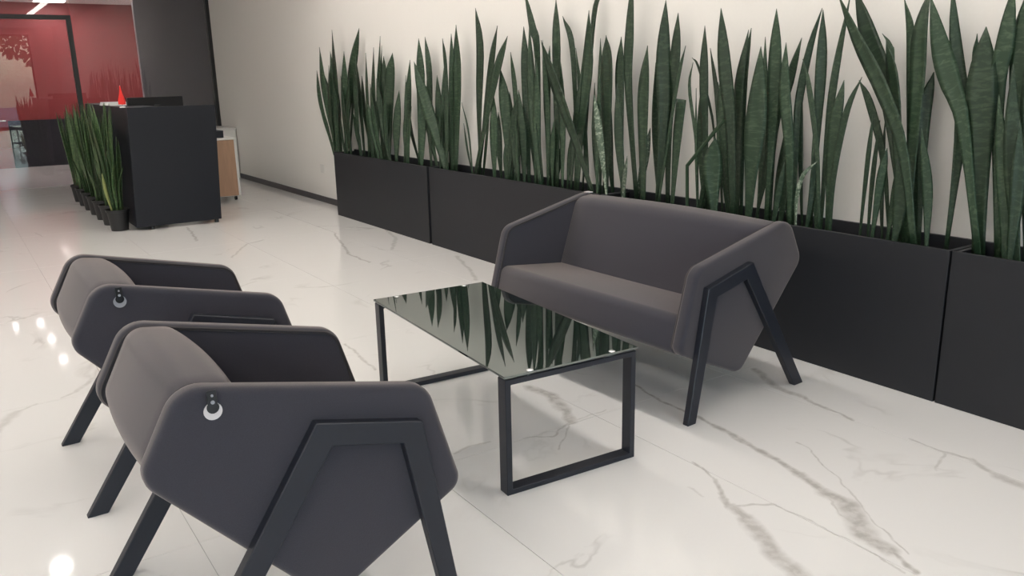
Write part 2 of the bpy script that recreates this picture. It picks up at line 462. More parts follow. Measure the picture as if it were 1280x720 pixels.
struct(obj('wall_right', bx(X_WALL, X_WALL + 0.15, Y_FRONT, Y_BACK, 0, H), M['wall']), 'long white painted wall behind the plants')
struct(obj('wall_left', bx(X_LEFT - 0.15, X_LEFT, Y_FRONT, Y_BACK, 0, H), M['wall']), 'white wall on the far side of the lobby')
struct(obj('ceiling', bx(X_LEFT - 0.15, X_WALL + 0.15, Y_FRONT - 0.15, Y_GLASS + 0.06, H, H + 0.12), M['ceiling']), 'plain white ceiling')
struct(obj('ceiling', bx(X_LEFT - 0.15, X_WALL + 0.15, Y_GLASS + 0.06, Y_BACK + 0.15, 2.74, 2.86), M['ceiling']), 'lower ceiling of the office behind the glass')
struct(obj('baseboard_right', bx(X_WALL - 0.015, X_WALL, 8.06, 12.2, 0, 0.068, bev=0.003), M['baseboard']), 'black baseboard along the white wall')
# back office walls
struct(obj('trim_3', bx(X_LEFT, X_WALL, Y_GLASS + 0.06, Y_GLASS + 0.14, 2.74, H), M['wall']), 'unseen white bulkhead added above the office ceiling')  # unseen, added to stop sky light leaking in over the office ceiling
struct(obj('wall_back', bx(X_LEFT, X_WALL, Y_BACK, Y_BACK + 0.1, 0, 2.74), M['red']), 'red wall seen through the tinted glass')
struct(obj('trim_1', bx(-2.33, X_WALL, Y_BACK - 0.03, Y_BACK, 0.0, 0.80, bev=0.004), M['blackwall']), 'black lower panel on the red wall')
struct(obj('wall_grey', bx(-0.74, X_WALL, Y_GLASS + 0.25, Y_GLASS + 0.35, 0, 2.74), M['charcoal']), 'plain grey wall close behind the right end of the glass')

# glass partition with its door
w1 = struct(link('window_1', None), 'tinted glass partition in front of the red office')
fb = bmesh.new()
box(fb, X_WALL - 0.05, X_WALL, Y_GLASS - 0.03, Y_GLASS + 0.03, 0, H)
box(fb, X_LEFT, X_WALL, Y_GLASS - 0.03, Y_GLASS + 0.03, H - 0.05, H)
obj('frame', fb, M['plastic'], w1)
for xa, xb, za, zb in ((-1.60, X_WALL - 0.05, 0.0, H - 0.05), (-2.83, -1.60, 2.29, H - 0.05), (-5.9, -2.83, 0.0, H - 0.05), (X_LEFT, -5.9, 0.0, H - 0.05)):
    obj('pane', bx(xa + 0.002, xb - 0.002, Y_GLASS - 0.004, Y_GLASS + 0.004, za, zb), M['tint_glass'], w1)
d1 = struct(link('door_1', None), 'glass door in a thin black frame')
db = bmesh.new()
box(db, -1.66, -1.60, Y_GLASS - 0.035, Y_GLASS + 0.035, 0, 2.29)
box(db, -2.83, -2.77, Y_GLASS - 0.035, Y_GLASS + 0.035, 0, 2.29)
box(db, -2.77, -1.66, Y_GLASS - 0.035, Y_GLASS + 0.035, 2.23, 2.29)
obj('frame', db, M['plastic'], d1)
obj('pane', bx(-2.768, -1.662, Y_GLASS - 0.004, Y_GLASS + 0.004, 0.008, 2.228), M['tint_glass'], d1)
hb = bmesh.new()
tube(hb, [(-2.70, Y_GLASS - 0.02, 0.93), (-2.70, Y_GLASS - 0.06, 0.93), (-2.56, Y_GLASS - 0.06, 0.93)], 0.011, 8)
obj('door_handle', hb, M['steel'], d1, True)

# street front behind the viewpoint: wall pier, header, big shop windows
struct(obj('wall_front', bx(-0.45, X_WALL, Y_FRONT - 0.2, Y_FRONT, 0, H), M['wall']), 'white pier beside the shop windows')
struct(obj('trim_2', bx(X_LEFT, -0.45, Y_FRONT - 0.2, Y_FRONT, 3.0, H), M['wall']), 'white header above the shop windows')
for k in range(4):
    xa = -0.45 - 2.1375 * (k + 1); xb = xa + 2.1375
    wi = struct(link('window_%d' % (k + 2), None), 'tall shop window with black frame')
    f = bmesh.new()
    box(f, xa, xa + 0.05, Y_FRONT - 0.1, Y_FRONT - 0.04, 0, 3.0); box(f, xb - 0.05, xb, Y_FRONT - 0.1, Y_FRONT - 0.04, 0, 3.0)
    box(f, xa + 0.05, xb - 0.05, Y_FRONT - 0.1, Y_FRONT - 0.04, 2.95, 3.0); box(f, xa + 0.05, xb - 0.05, Y_FRONT - 0.1, Y_FRONT - 0.04, 0, 0.06)
    obj('frame', f, M['plastic'], wi)
    obj('pane', bx(xa + 0.05, xb - 0.05, Y_FRONT - 0.074, Y_FRONT - 0.066, 0.06, 2.95), M['clear_glass'], wi)
struct(obj('pavement', bx(-30, 20, -40, Y_FRONT - 0.2, -0.15, -0.05), M['paving']), 'pavement in front of the building')
rnd = random.Random(7)
for k, (tx, ty, sc) in enumerate(((-3.0, -13.0, 1.0), (-7.5, -15.0, 1.2), (0.5, -16.0, 1.1))):
    t = thing('street_tree', ['street tree reflected in the door glass', 'street tree beyond the left shop window', 'street tree beyond the pier'][k], 'tree', (tx, ty, -0.05))
    b = bmesh.new(); lathe(b, (0, 0, 0), [(0.16 * sc, 0), (0.12 * sc, 1.2), (0.09 * sc, 2.6), (0.04 * sc, 3.8)], 10); obj('trunk', b, M['bark'], t, True)
    b = bmesh.new()
    for q in range(420):
        a = rnd.uniform(0, 2 * PI); z = rnd.uniform(-1, 1); r = (1 - z * z) ** 0.5 * rnd.uniform(0.55, 1)
        c = Vector((r * math.cos(a) * 1.5, r * math.sin(a) * 1.5, 3.6 + z * 1.5)) * sc
        u = Vector((rnd.uniform(-1, 1), rnd.uniform(-1, 1), rnd.uniform(-1, 1))).normalized(); v = u.orthogonal().normalized()
        vs = [b.verts.new(c + u * 0.22), b.verts.new(c + v * 0.12), b.verts.new(c - u * 0.22), b.verts.new(c - v * 0.12)]
        b.faces.new(vs)
    o = obj('crown', b, M['foliage'], t); o['kind'] = 'stuff'

# ------------------------------------------------------------------ ceiling lamps
def strip(xc, y0, y1, label):
    t = thing('linear_ceiling_lamp', label, 'lamp', (xc, (y0 + y1) / 2, H))
    L = (y1 - y0) / 2
    f = bmesh.new(); box(f, -0.09, 0.09, -L, L, -0.05, -0.012)
    obj('housing', f, M['whitelam'], t)
    obj('diffuser', bx(-0.075, 0.075, -L + 0.01, L - 0.01, -0.056, -0.0505), M['lamp'], t)
strip(-0.95, -0.5, 8.6, 'long linear ceiling lamp above the sofa')
strip(-5.0, -4.0, 11.0, 'long linear ceiling lamp over the lobby aisle')
strip(-7.2, -4.0, 11.0, 'long linear ceiling lamp nearest the left wall')
for k, (lx, ly, lab) in enumerate(((-3.0, 8.3, 'round ceiling downlight before the reception desk'), (-3.0, 4.9, 'round ceiling downlight over the armchairs'),
                    (-3.0, 1.5, 'round ceiling downlight above the viewpoint'))):
    t = thing('ceiling_downlight', lab, 'lamp', (lx, ly, H))
    b = bmesh.new(); cyl(b, (0, 0, -0.03), 0.10, 0.10, 0.03, 24); obj('housing', b, M['whitelam'], t)
    b = bmesh.new(); cyl(b, (0, 0, -0.036), 0.08, 0.08, 0.005, 24); obj('diffuser', b, M['spot'], t)
for lx, ly, w_, l_, lab in ((-1.48, 16.05, 0.22, 0.15, 'small rectangular ceiling lamp in the red office'), (-0.9, 14.9, 0.3, 0.3, 'unseen square fill lamp added in the office near the grey wall'),
                    (-5.2, 15.2, 0.3, 0.3, 'unseen square fill lamp added in the office left of the glass door'), (-7.4, 15.2, 0.3, 0.3, 'unseen square fill lamp added in the office nearest the left wall')):  # the square panels are unseen fill, added to brighten the office
    t = thing('ceiling_panel_lamp', lab, 'lamp', (lx, ly, 2.74))
    obj('housing', bx(-w_ - 0.02, w_ + 0.02, -l_ - 0.02, l_ + 0.02, -0.02, 0.0), M['whitelam'], t)
    obj('diffuser', bx(-w_, w_, -l_, l_, -0.025, -0.0205), M['backlamp'], t)
for lx, ly, lab in ((-2.75, 16.2, 'left of the two office downlights by the red wall'), (-2.38, 16.2, 'right of the two office downlights by the red wall'),
                    (-2.33, 15.0, 'office downlight in the middle of the red office'), (-2.3, 13.7, 'office downlight just behind the glass door')):
    t = thing('ceiling_downlight', lab, 'lamp', (lx, ly, 2.74))
    obj('housing', cyl(bmesh.new(), (0, 0, -0.03), 0.07, 0.07, 0.03, 20), M['whitelam'], t)
    obj('diffuser', cyl(bmesh.new(), (0, 0, -0.036), 0.055, 0.055, 0.005, 20), M['office_spot'], t)

# ------------------------------------------------------------------ planter boxes
edges = [8.03, 6.014, 3.836, 1.658, -0.52]
plab = ['black planter box farthest from the viewer, with a free left end', 'second black planter box, behind the left half of the sofa',
        'black planter box behind the right half of the sofa', 'black planter box at the right edge of the picture']
PH, RIM = 0.655, 0.02
for k in range(4):
    y1, y0 = edges[k] - 0.005, edges[k + 1] + 0.005
    if k == 0: y0 += 0.03
    t = thing('planter_box', plab[k], 'planter', (0.12, (y0 + y1) / 2, 0), group='black planter boxes along the white wall')
    c = (y0 + y1) / 2
    obj('front_panel', bx(-0.12, -0.10, y0 - c, y1 - c, 0.0, PH, bev=0.002), M['planter'], t)
    obj('back_panel', bx(0.105, 0.125, y0 - c, y1 - c, 0.0, PH + 0.012, bev=0.002), M['planter'], t)
    obj('end_panel', bx(-0.099, 0.104, y0 - c, y0 - c + RIM, 0.0, PH - 0.003), M['planter'], t)
    obj('end_panel', bx(-0.099, 0.104, y1 - c - RIM, y1 - c, 0.0, PH - 0.003), M['planter'], t)
    b = bmesh.new()
    bmesh.ops.create_grid(b, x_segments=6, y_segments=40, size=1.0)
    for v in b.verts:
        v.co = Vector((v.co.x * 0.1 + 0.003, v.co.y * ((y1 - y0) / 2 - RIM), 0.60 + rnd.uniform(-0.012, 0.012)))
    obj('soil', b, M['soil'], t)

# ------------------------------------------------------------------ snake plants
def leaf_mesh(pts, width, twist0, twist1, rng, blunt=False, n=13, base=0.5):
    C = catmull(pts, n)
    bm = bmesh.new()
    uvl = bm.loops.layers.uv.new('leaf')
    rows = []; vv = []
    s = 0.0
    for i, p in enumerate(C):
        if i: s += (p - C[i - 1]).length
        t = i / n
        tan = (C[min(i + 1, n)] - C[max(i - 1, 0)]).normalized()
        side = Vector((0, 1, 0)); side = (side - tan * side.dot(tan)).normalized()
        nor = tan.cross(side)
        a = twist0 + (twist1 - twist0) * t
        sd = side * math.cos(a) + nor * math.sin(a); nr = nor * math.cos(a) - side * math.sin(a)
        w = base + (1 - base) * (0.5 - 0.5 * math.cos(min(t / 0.58, 1) * PI))
        if not blunt and t > 0.58:
            q = (t - 0.58) / 0.42
            w *= max(0.0, 1 - q ** 1.9) * (1 - 0.0 * q)
        w = max(w * width / 2, 0.0012)
        vee = 0.42 * (1 - 0.65 * t)
        top = []; bot = []
        th = 0.0018 + 0.002 * (1 - t)
        for u in (-1, -0.5, 0, 0.5, 1):
            off = sd * (u * w) + nr * (w * vee * abs(u) ** 1.3)
            top.append(bm.verts.new(p + off + nr * (th if abs(u) < 1 else 0)))
            if abs(u) < 1: bot.append(bm.verts.new(p + off - nr * th))
        rows.append(top + bot[::-1]); vv.append(s)
    m = len(rows[0]); us = [-1, -.5, 0, .5, 1, .5, 0, -.5]
    for i in range(n):
        for k in range(m):
            j = (k + 1) % m
            f = bm.faces.new((rows[i][k], rows[i][j], rows[i + 1][j], rows[i + 1][k]))
            for lp, (uu, v) in zip(f.loops, ((us[k], vv[i]), (us[j], vv[i]), (us[j], vv[i + 1]), (us[k], vv[i + 1]))):
                lp[uvl].uv = (uu, v)
            f.smooth = True
    bm.faces.new(rows[0][::-1]); bm.faces.new(rows[-1])
    bmesh.ops.recalc_face_normals(bm, faces=bm.faces)
    me = bpy.data.meshes.new('leaf'); bm.to_mesh(me); bm.free()
    return me

CLUMPS = [
  [(0.12, 0.054, [(8.296, 0.614), (8.548, 1.123), (8.633, 1.473)]), (0.1, 0.071, [(8.183, 0.618), (8.362, 1.25), (8.444, 1.705)]), (0.16, 0.053, [(8.263, 0.605), (8.319, 1.66)]), (0.14, 0.078, [(8.131, 0.61), (8.137, 1.37), (8.147, 1.864)]), (0.1, 0.067, [(7.913, 0.619), (7.792, 1.642)]), (0.17, 0.076, [(8.118, 0.603), (7.825, 1.367), (7.575, 1.848)]), (0.19, 0.05, [(8.041, 0.599), (7.677, 1.728)]), (0.19, 0.072, [(8.292, 0.598), (8.47, 1.038), (8.59, 1.438)]), (0.07, 0.067, [(7.724, 0.626), (7.883, 1.408)]), (0.12691625884558042, 0.063, [(8.158, 0.613), (8.229, 1.55)]), (0.07417303409995166, 0.058, [(7.769, 0.625), (7.659, 1.4)]), (0.08804468562514325, 0.061, [(8.218, 0.621), (8.208, 1.516)]), (0.06214055536888906, 0.055, [(8.084, 0.627), (8.064, 1.354)]), (0.18084237094598715, 0.062, [(8.094, 0.601), (7.789, 1.443)]), (0.15712909215071896, 0.061, [(7.925, 0.607), (7.985, 0.976)]), (0.1637629246088469, 0.071, [(8.213, 0.604), (8.276, 1.49)]), (0.14812302073834882, 0.055, [(8.364, 0.607), (8.714, 1.158)]), (0.08868267689435565, 0.051, [(7.948, 0.621), (8.058, 1.174)])] ,
  [(0.1, 0.057, [(7.561, 0.62), (7.591, 1.139), (7.595, 1.457)]), (0.14, 0.057, [(7.575, 0.612), (7.623, 1.599)]), (0.12, 0.072, [(7.419, 0.616), (7.354, 1.291), (7.376, 1.613)]), (0.1, 0.062, [(7.232, 0.621), (7.118, 1.654)]), (0.17, 0.055, [(7.31, 0.606), (7.15, 1.754)]), (0.19, 0.047, [(7.281, 0.602), (7.169, 1.671)]), (0.13, 0.084, [(7.087, 0.615), (6.992, 1.573)]), (0.15, 0.084, [(7.043, 0.611), (6.939, 1.29), (6.868, 1.597)]), (0.1, 0.059, [(6.777, 0.623), (6.683, 1.271)]), (0.18, 0.065, [(7.476, 0.603), (7.574, 1.06), (7.613, 1.403)]), (0.08, 0.069, [(6.85, 0.627), (7.082, 1.377)]), (0.07, 0.062, [(7.03, 0.629), (7.205, 1.328)]), (0.16751968747843382, 0.042, [(7.25, 0.607), (7.224, 1.348)]), (0.07485555708951798, 0.057, [(7.105, 0.627), (7.272, 1.159)]), (0.1445298514841606, 0.074, [(7.145, 0.612), (6.965, 1.213)]), (0.18206317142941741, 0.044, [(7.385, 0.603), (7.28, 1.225)]), (0.08500663230887687, 0.056, [(7.226, 0.625), (7.276, 1.005)]), (0.1597243944749897, 0.055, [(7.316, 0.608), (7.432, 1.075)]), (0.0659065525852705, 0.048, [(6.904, 0.63), (6.879, 1.339)]), (0.11869346619824403, 0.047, [(7.603, 0.616), (7.725, 1.057)]), (0.14122570483589197, 0.07, [(7.365, 0.612), (7.358, 1.113)])] ,
  [(0.1, 0.043, [(6.635, 0.623), (6.516, 1.399)]), (0.14, 0.058, [(6.65, 0.615), (6.504, 1.525)]), (0.18, 0.052, [(6.483, 0.607), (6.652, 1.011), (6.705, 1.359)]), (0.14, 0.064, [(6.438, 0.615), (6.326, 1.291), (6.341, 1.696)]), (0.17, 0.049, [(6.261, 0.61), (6.22, 1.355), (6.297, 1.707)]), (0.08480203636468195, 0.053, [(6.548, 0.627), (6.534, 1.129)]), (0.07912916904780405, 0.055, [(6.256, 0.629), (6.227, 1.331)]), (0.06635984121769592, 0.051, [(6.525, 0.631), (6.385, 1.14)]), (0.11920032318119837, 0.05, [(6.188, 0.621), (6.165, 1.503)])] ,
  [(0.08, 0.097, [(5.829, 0.63), (6.002, 0.939), (6.18, 1.227), (6.334, 1.508)]), (0.14, 0.055, [(6.04, 0.617), (6.041, 1.393)]), (0.17, 0.047, [(6.012, 0.61), (5.983, 1.461)]), (0.19, 0.034, [(5.953, 0.606), (5.981, 1.429), (6.025, 1.682)]), (0.12, 0.053, [(5.82, 0.622), (5.764, 1.705)]), (0.14, 0.078, [(5.79, 0.618), (5.712, 1.352), (5.719, 1.768)]), (0.12, 0.064, [(6.059, 0.621), (6.337, 1.238)]), (0.1, 0.019, [(5.465, 0.627), (5.516, 0.958), (5.609, 1.182)]), (0.09146865570520803, 0.045, [(5.968, 0.628), (5.901, 1.261)]), (0.14603437924500268, 0.019, [(5.54, 0.617), (5.658, 1.017)]), (0.1379005407807921, 0.047, [(5.88, 0.618), (5.8, 1.294)]), (0.058467635674858, 0.033, [(5.81, 0.635), (5.753, 1.48)]), (0.16172185361726749, 0.043, [(5.963, 0.612), (5.957, 1.16)]), (0.15961576233321315, 0.035, [(5.824, 0.613), (5.967, 1.106)])] ,
  [(0.15, 0.069, [(5.451, 0.617), (5.423, 1.111), (5.386, 1.583), (5.437, 1.872)]), (0.12, 0.055, [(5.415, 0.623), (5.206, 1.406), (5.106, 1.726)]), (0.1, 0.078, [(5.442, 0.627), (5.114, 1.349), (4.967, 1.648)]), (0.18, 0.05, [(5.451, 0.61), (5.331, 1.172)])] ,
  [(0.1, 0.067, [(5.157, 0.628), (5.151, 1.235)]), (0.13, 0.072, [(4.978, 0.623), (5.032, 1.121), (5.082, 1.421)]), (0.17, 0.036, [(4.932, 0.614), (4.963, 1.234), (5.023, 1.542)]), (0.16, 0.049, [(5.15, 0.615), (5.193, 1.116)]), (0.09, 0.047, [(4.982, 0.631), (4.886, 1.014), (4.798, 1.265)]), (0.12, 0.04, [(4.911, 0.625), (4.795, 1.182)]), (0.17484500377425613, 0.065, [(5.036, 0.613), (5.062, 1.265)]), (0.12851287827686053, 0.04, [(5.041, 0.623), (5.036, 0.939)]), (0.05147717760183946, 0.033, [(4.763, 0.64), (4.79, 1.102)]), (0.09356371234661554, 0.036, [(4.823, 0.631), (4.901, 1.078)])] ,
  [(0.12, 0.052, [(4.741, 0.625), (4.763, 1.292), (4.78, 1.702)]), (0.16, 0.052, [(4.661, 0.617), (4.672, 1.503), (4.723, 1.689), (4.829, 1.941)]), (0.1, 0.05, [(4.655, 0.63), (4.6, 1.47)]), (0.18, 0.04, [(4.556, 0.613), (4.603, 1.183), (4.57, 1.568)]), (0.14, 0.039, [(4.558, 0.622), (4.597, 1.605)]), (0.08, 0.052, [(4.754, 0.634), (4.803, 1.282)]), (0.16176950144729021, 0.056, [(4.629, 0.617), (4.765, 1.673)]), (0.1733854914583282, 0.042, [(4.754, 0.614), (4.685, 1.161)]), (0.10202441217303426, 0.05, [(4.564, 0.63), (4.701, 1.706)]), (0.17657012716444637, 0.051, [(4.727, 0.613), (4.858, 1.308)])] ,
  [(0.15, 0.072, [(4.453, 0.62), (4.444, 1.497), (4.466, 1.859)]), (0.07, 0.092, [(3.951, 0.639), (4.193, 1.042), (4.368, 1.344), (4.521, 1.601)]), (0.18, 0.038, [(4.271, 0.614), (4.313, 1.493), (4.429, 1.748)]), (0.11, 0.054, [(4.33, 0.629), (4.375, 1.47)]), (0.13, 0.042, [(4.278, 0.625), (4.162, 1.415)]), (0.2, 0.055, [(4.582, 0.609), (4.432, 1.264)]), (0.13413949718918594, 0.057, [(4.495, 0.623), (4.459, 1.085)]), (0.18801266611332362, 0.045, [(4.403, 0.612), (4.314, 1.067)]), (0.15954343875942484, 0.059, [(4.529, 0.618), (4.399, 0.937)])] ,
  [(0.14, 0.11, [(4.222, 0.623), (4.173, 1.09), (4.111, 1.438), (4.105, 1.759)]), (0.19, 0.037, [(4.233, 0.612), (4.125, 1.68), (4.051, 1.854)]), (0.18, 0.043, [(4.137, 0.615), (4.288, 1.542)]), (0.06, 0.051, [(3.824, 0.642), (3.896, 0.981), (3.967, 1.255)]), (0.17, 0.037, [(4.029, 0.617), (4.039, 1.59)]), (0.12, 0.102, [(3.916, 0.628), (3.896, 1.363), (3.929, 1.603)]), (0.06969345938591265, 0.033, [(3.933, 0.639), (3.932, 1.4)]), (0.16326311638278096, 0.031, [(4.036, 0.618), (4.076, 1.323)])] ,
  [(0.14, 0.065, [(3.78, 0.624), (3.809, 1.292), (3.807, 1.588)]), (0.15, 0.065, [(3.654, 0.623), (3.741, 1.291), (3.742, 1.612), (3.737, 1.943)]), (0.1, 0.055, [(3.7, 0.633), (3.793, 1.316)]), (0.05, 0.034, [(3.674, 0.644), (3.651, 0.9)]), (0.19, 0.046, [(3.911, 0.613), (3.944, 1.193)])] ,
  [(0.1, 0.092, [(3.552, 0.634), (3.556, 1.202), (3.546, 1.527)]), (0.17, 0.044, [(3.689, 0.618), (3.584, 1.061)]), (0.16, 0.039, [(3.478, 0.621), (3.54, 1.434)]), (0.14, 0.076, [(3.465, 0.625), (3.437, 1.113), (3.457, 1.467), (3.455, 1.767)]), (0.17, 0.066, [(3.409, 0.619), (3.416, 1.113), (3.387, 1.465), (3.378, 1.694)]), (0.08, 0.023, [(3.411, 0.639), (3.285, 1.293), (3.224, 1.514)]), (0.11, 0.06, [(3.312, 0.632), (3.291, 1.031), (3.27, 1.232)])] ,
  [(0.12, 0.018, [(3.137, 0.631), (3.167, 0.993), (3.228, 1.292), (3.211, 1.427)]), (0.14, 0.05, [(3.084, 0.627), (3.135, 1.25), (3.148, 1.613)]), (0.18, 0.014, [(3.068, 0.618), (3.099, 1.079), (3.219, 1.393), (3.269, 1.453)]), (0.17, 0.023, [(2.996, 0.621), (3.069, 1.208), (3.136, 1.499)]), (0.09, 0.094, [(2.977, 0.638), (3.011, 0.855), (3.005, 1.037)]), (0.1, 0.027, [(3.119, 0.635), (3.062, 0.893)]), (0.17365332568500497, 0.051, [(3.133, 0.619), (3.165, 1.449)]), (0.09208122002824991, 0.016, [(3.111, 0.637), (3.152, 1.292)])] ,
  [(0.1, 0.066, [(2.869, 0.636), (2.908, 1.091), (2.971, 1.433), (3.018, 1.691)]), (0.15, 0.057, [(2.879, 0.625), (2.89, 0.965), (2.905, 1.292), (2.873, 1.578)]), (0.18, 0.04, [(2.872, 0.619), (2.905, 1.291), (2.873, 1.586)]), (0.08, 0.115, [(2.747, 0.641), (2.736, 0.939), (2.728, 1.177), (2.735, 1.491)]), (0.2, 0.039, [(2.781, 0.615), (2.796, 1.54)]), (0.17, 0.045, [(2.951, 0.621), (2.979, 1.168)]), (0.16380540008445488, 0.059, [(2.916, 0.622), (3.049, 1.341)]), (0.15643526620864082, 0.059, [(2.939, 0.624), (3.036, 1.367)]), (0.14243694158197276, 0.059, [(2.927, 0.627), (3.058, 1.323)])] ,
  [(0.13, 0.064, [(2.675, 0.63), (2.672, 1.138), (2.676, 1.444), (2.687, 1.664)]), (0.17, 0.051, [(2.686, 0.622), (2.691, 1.096), (2.626, 1.31), (2.565, 1.525)]), (0.1, 0.054, [(2.515, 0.637), (2.538, 0.99), (2.585, 1.293), (2.601, 1.504)]), (0.14, 0.039, [(2.749, 0.628), (2.7, 0.876), (2.694, 1.057)]), (0.15, 0.055, [(2.606, 0.626), (2.565, 1.14)]), (0.2, 0.034, [(2.679, 0.615), (2.653, 1.056)]), (0.08225160467918391, 0.03, [(2.595, 0.641), (2.559, 0.94)]), (0.18573180820382224, 0.053, [(2.579, 0.619), (2.623, 1.216)])] ,
  [(0.15, 0.034, [(2.533, 0.626), (2.536, 0.948), (2.543, 1.217), (2.502, 1.475), (2.444, 1.65)]), (0.17, 0.046, [(2.44, 0.622), (2.444, 1.143), (2.448, 1.437), (2.453, 1.644)]), (0.1, 0.025, [(2.333, 0.638), (2.382, 1.0), (2.45, 1.293), (2.505, 1.425)]), (0.19, 0.021, [(2.506, 0.618), (2.559, 1.328)]), (0.06, 0.02, [(2.444, 0.646), (2.449, 0.769), (2.423, 0.887), (2.359, 0.96)]), (0.12, 0.029, [(2.428, 0.633), (2.415, 1.015)])] ,
  [(0.18, 0.033, [(2.384, 0.62), (2.388, 1.07), (2.372, 1.363), (2.333, 1.697)]), (0.12, 0.057, [(2.316, 0.634), (2.313, 1.076), (2.29, 1.328)]), (0.09, 0.028, [(2.283, 0.64), (2.28, 0.897), (2.241, 1.188), (2.184, 1.341)]), (0.15, 0.025, [(2.386, 0.627), (2.452, 1.143)])] ,
  [(0.12, 0.02, [(2.144, 0.634), (2.134, 0.943), (2.123, 1.19)]), (0.15, 0.02, [(2.122, 0.628), (2.112, 1.154)]), (0.1, 0.035, [(2.075, 0.639), (2.053, 0.88), (2.031, 1.039)]), (0.18, 0.02, [(2.065, 0.621), (2.107, 1.153)]), (0.14, 0.035, [(2.014, 0.63), (1.998, 0.846), (1.987, 1.022)])] ,
  [(0.08, 0.066, [(1.847, 0.644), (1.945, 1.029), (2.071, 1.294), (2.205, 1.498), (2.33, 1.7)]), (0.15, 0.076, [(1.922, 0.628), (2.084, 1.258), (2.192, 1.497), (2.291, 1.719)]), (0.18, 0.036, [(2.03, 0.622), (2.093, 0.977), (2.184, 1.221), (2.249, 1.326)]), (0.12, 0.054, [(1.934, 0.635), (2.03, 1.259), (2.098, 1.493)]), (0.17, 0.016, [(1.97, 0.624), (2.081, 1.359), (2.107, 1.467), (2.15, 1.523)]), (0.1, 0.054, [(1.96, 0.639), (1.982, 0.991)])] ,
  [(0.17, 0.043, [(1.926, 0.624), (1.987, 1.225), (2.013, 1.506), (2.062, 1.661)]), (0.13, 0.085, [(1.925, 0.633), (1.936, 1.26), (1.947, 1.518), (1.932, 1.689)]), (0.15, 0.046, [(1.878, 0.629), (1.912, 1.16), (1.896, 1.357)]), (0.1, 0.038, [(1.815, 0.64), (1.897, 1.13)]), (0.19, 0.039, [(1.918, 0.62), (2.013, 1.224)])] ,
  [(0.15, 0.049, [(1.762, 0.629), (1.754, 0.937), (1.758, 1.197), (1.817, 1.481), (1.858, 1.698)]), (0.1, 0.075, [(1.589, 0.64), (1.712, 1.137), (1.792, 1.325), (1.847, 1.466), (1.908, 1.655)])] ,
  [(0.12, 0.104, [(1.605, 0.636), (1.653, 1.107), (1.676, 1.323), (1.689, 1.525)]), (0.2, 0.023, [(1.636, 0.619), (1.744, 1.322), (1.756, 1.503)])] ,
  [(0.14, 0.059, [(1.539, 0.632), (1.618, 1.262), (1.614, 1.472), (1.617, 1.675)]), (0.09, 0.048, [(1.492, 0.643), (1.595, 1.27)]), (0.16, 0.063, [(1.487, 0.628), (1.559, 1.352), (1.571, 1.643)]), (0.1, 0.055, [(1.437, 0.641), (1.556, 1.382)]), (0.06, 0.047, [(1.461, 0.649), (1.491, 1.178)]), (0.12, 0.066, [(1.417, 0.637), (1.525, 1.553)])] ,
]
SNAP = [(0.06, 3.159, 0.646), (0.06, 3.17, 0.879), (0.06, 2.924, 1.133)]

CLUMP_LABELS = [
    'dense snake plant at the far left end of the row, leaves fanning out',
    'bushy snake plant second from the far left end of the row',
    'sparse snake plant just left of the first planter joint',
    'snake plant just right of the first planter joint with a thick leaning leaf',
    'lone pair of tall snake plant leaves forming a narrow fork',
    'low bushy snake plant right of the tall forked leaves',
    'snake plant left of the sofa back with one leaf curling above the picture',
    'snake plant above the left sofa arm with a long diagonal leaf',
    'snake plant behind the left sofa corner with a pale mottled leaf',
    'snake plant behind the sofa with one strap leaf rising out of the picture',
    'snake plant behind the sofa middle with a leaf cut off bluntly',
    'thin-leaved snake plant behind the sofa with a snapped bent stem',
    'dense snake plant behind the sofa with one very broad leaf',
    'snake plant behind the right end of the sofa with a leaf leaning right',
    'slender snake plant above the right sofa arm with a pale curled shoot',
    'open snake plant right of the sofa with two long thin leaves in a V',
    'group of thin bare snake plant stems right of the sofa',
    'tall snake plant right of the sofa with two long leaves crossing to the upper left',
    'snake plant with broad upright leaves beside the crossing ones',
    'snake plant near the last planter joint with a drooping twisted leaf',
    'single broad pale-green snake plant leaf right of the last planter joint',
    'thick snake plant cut by the right edge of the picture',
]
lr = random.Random(11)
def add_plant(i, leaves, label):
    bx_ = sum(l[0] for l in leaves) / len(leaves); by_ = sum(l[2][0][0] for l in leaves) / len(leaves)
    t = thing('snake_plant', label, 'plant', (bx_, by_, 0.60), group='snake plants in the planter boxes')
    for k, (d, w, pts) in enumerate(leaves):
        P = []
        n = len(pts)
        for q, (y, z) in enumerate(pts):
            u = q / (n - 1)
            P.append(Vector((d - bx_ + 0.02 * (u - 0.5) * lr.uniform(-1, 1), y - by_, (0.0 if q == 0 else z - 0.60))))
        if n == 2 and P[1].z > 0.35:     # no leaf is quite straight
            mid = (P[0] + P[1]) * 0.5 + Vector((lr.uniform(-0.01, 0.01), lr.uniform(-0.022, 0.022), 0))
            P = [P[0], mid, P[1]]
        pale = (i, k) in ((8, 3), (10, 1), (9, 3), (14, 4))
        blunt = (i, k) == (10, 6)
        ty = lr.uniform(-0.35, 0.35) + 0.25
        yes = min(w * (1.38 if i < 4 else 1.25 if i < 7 else 1.12), 0.112)
        me = leaf_mesh(P, yes, ty, ty + lr.uniform(-0.5, 0.5), lr, blunt, base=0.55 if w < 0.035 else lr.uniform(0.30, 0.46))
        o = link('leaf', me, M['leaf_pale'] if pale else M['leaf'], t)
        if pale: o['label'] = 'pale mottled leaf'
        if blunt: o['label'] = 'leaf cut off square'
    return t
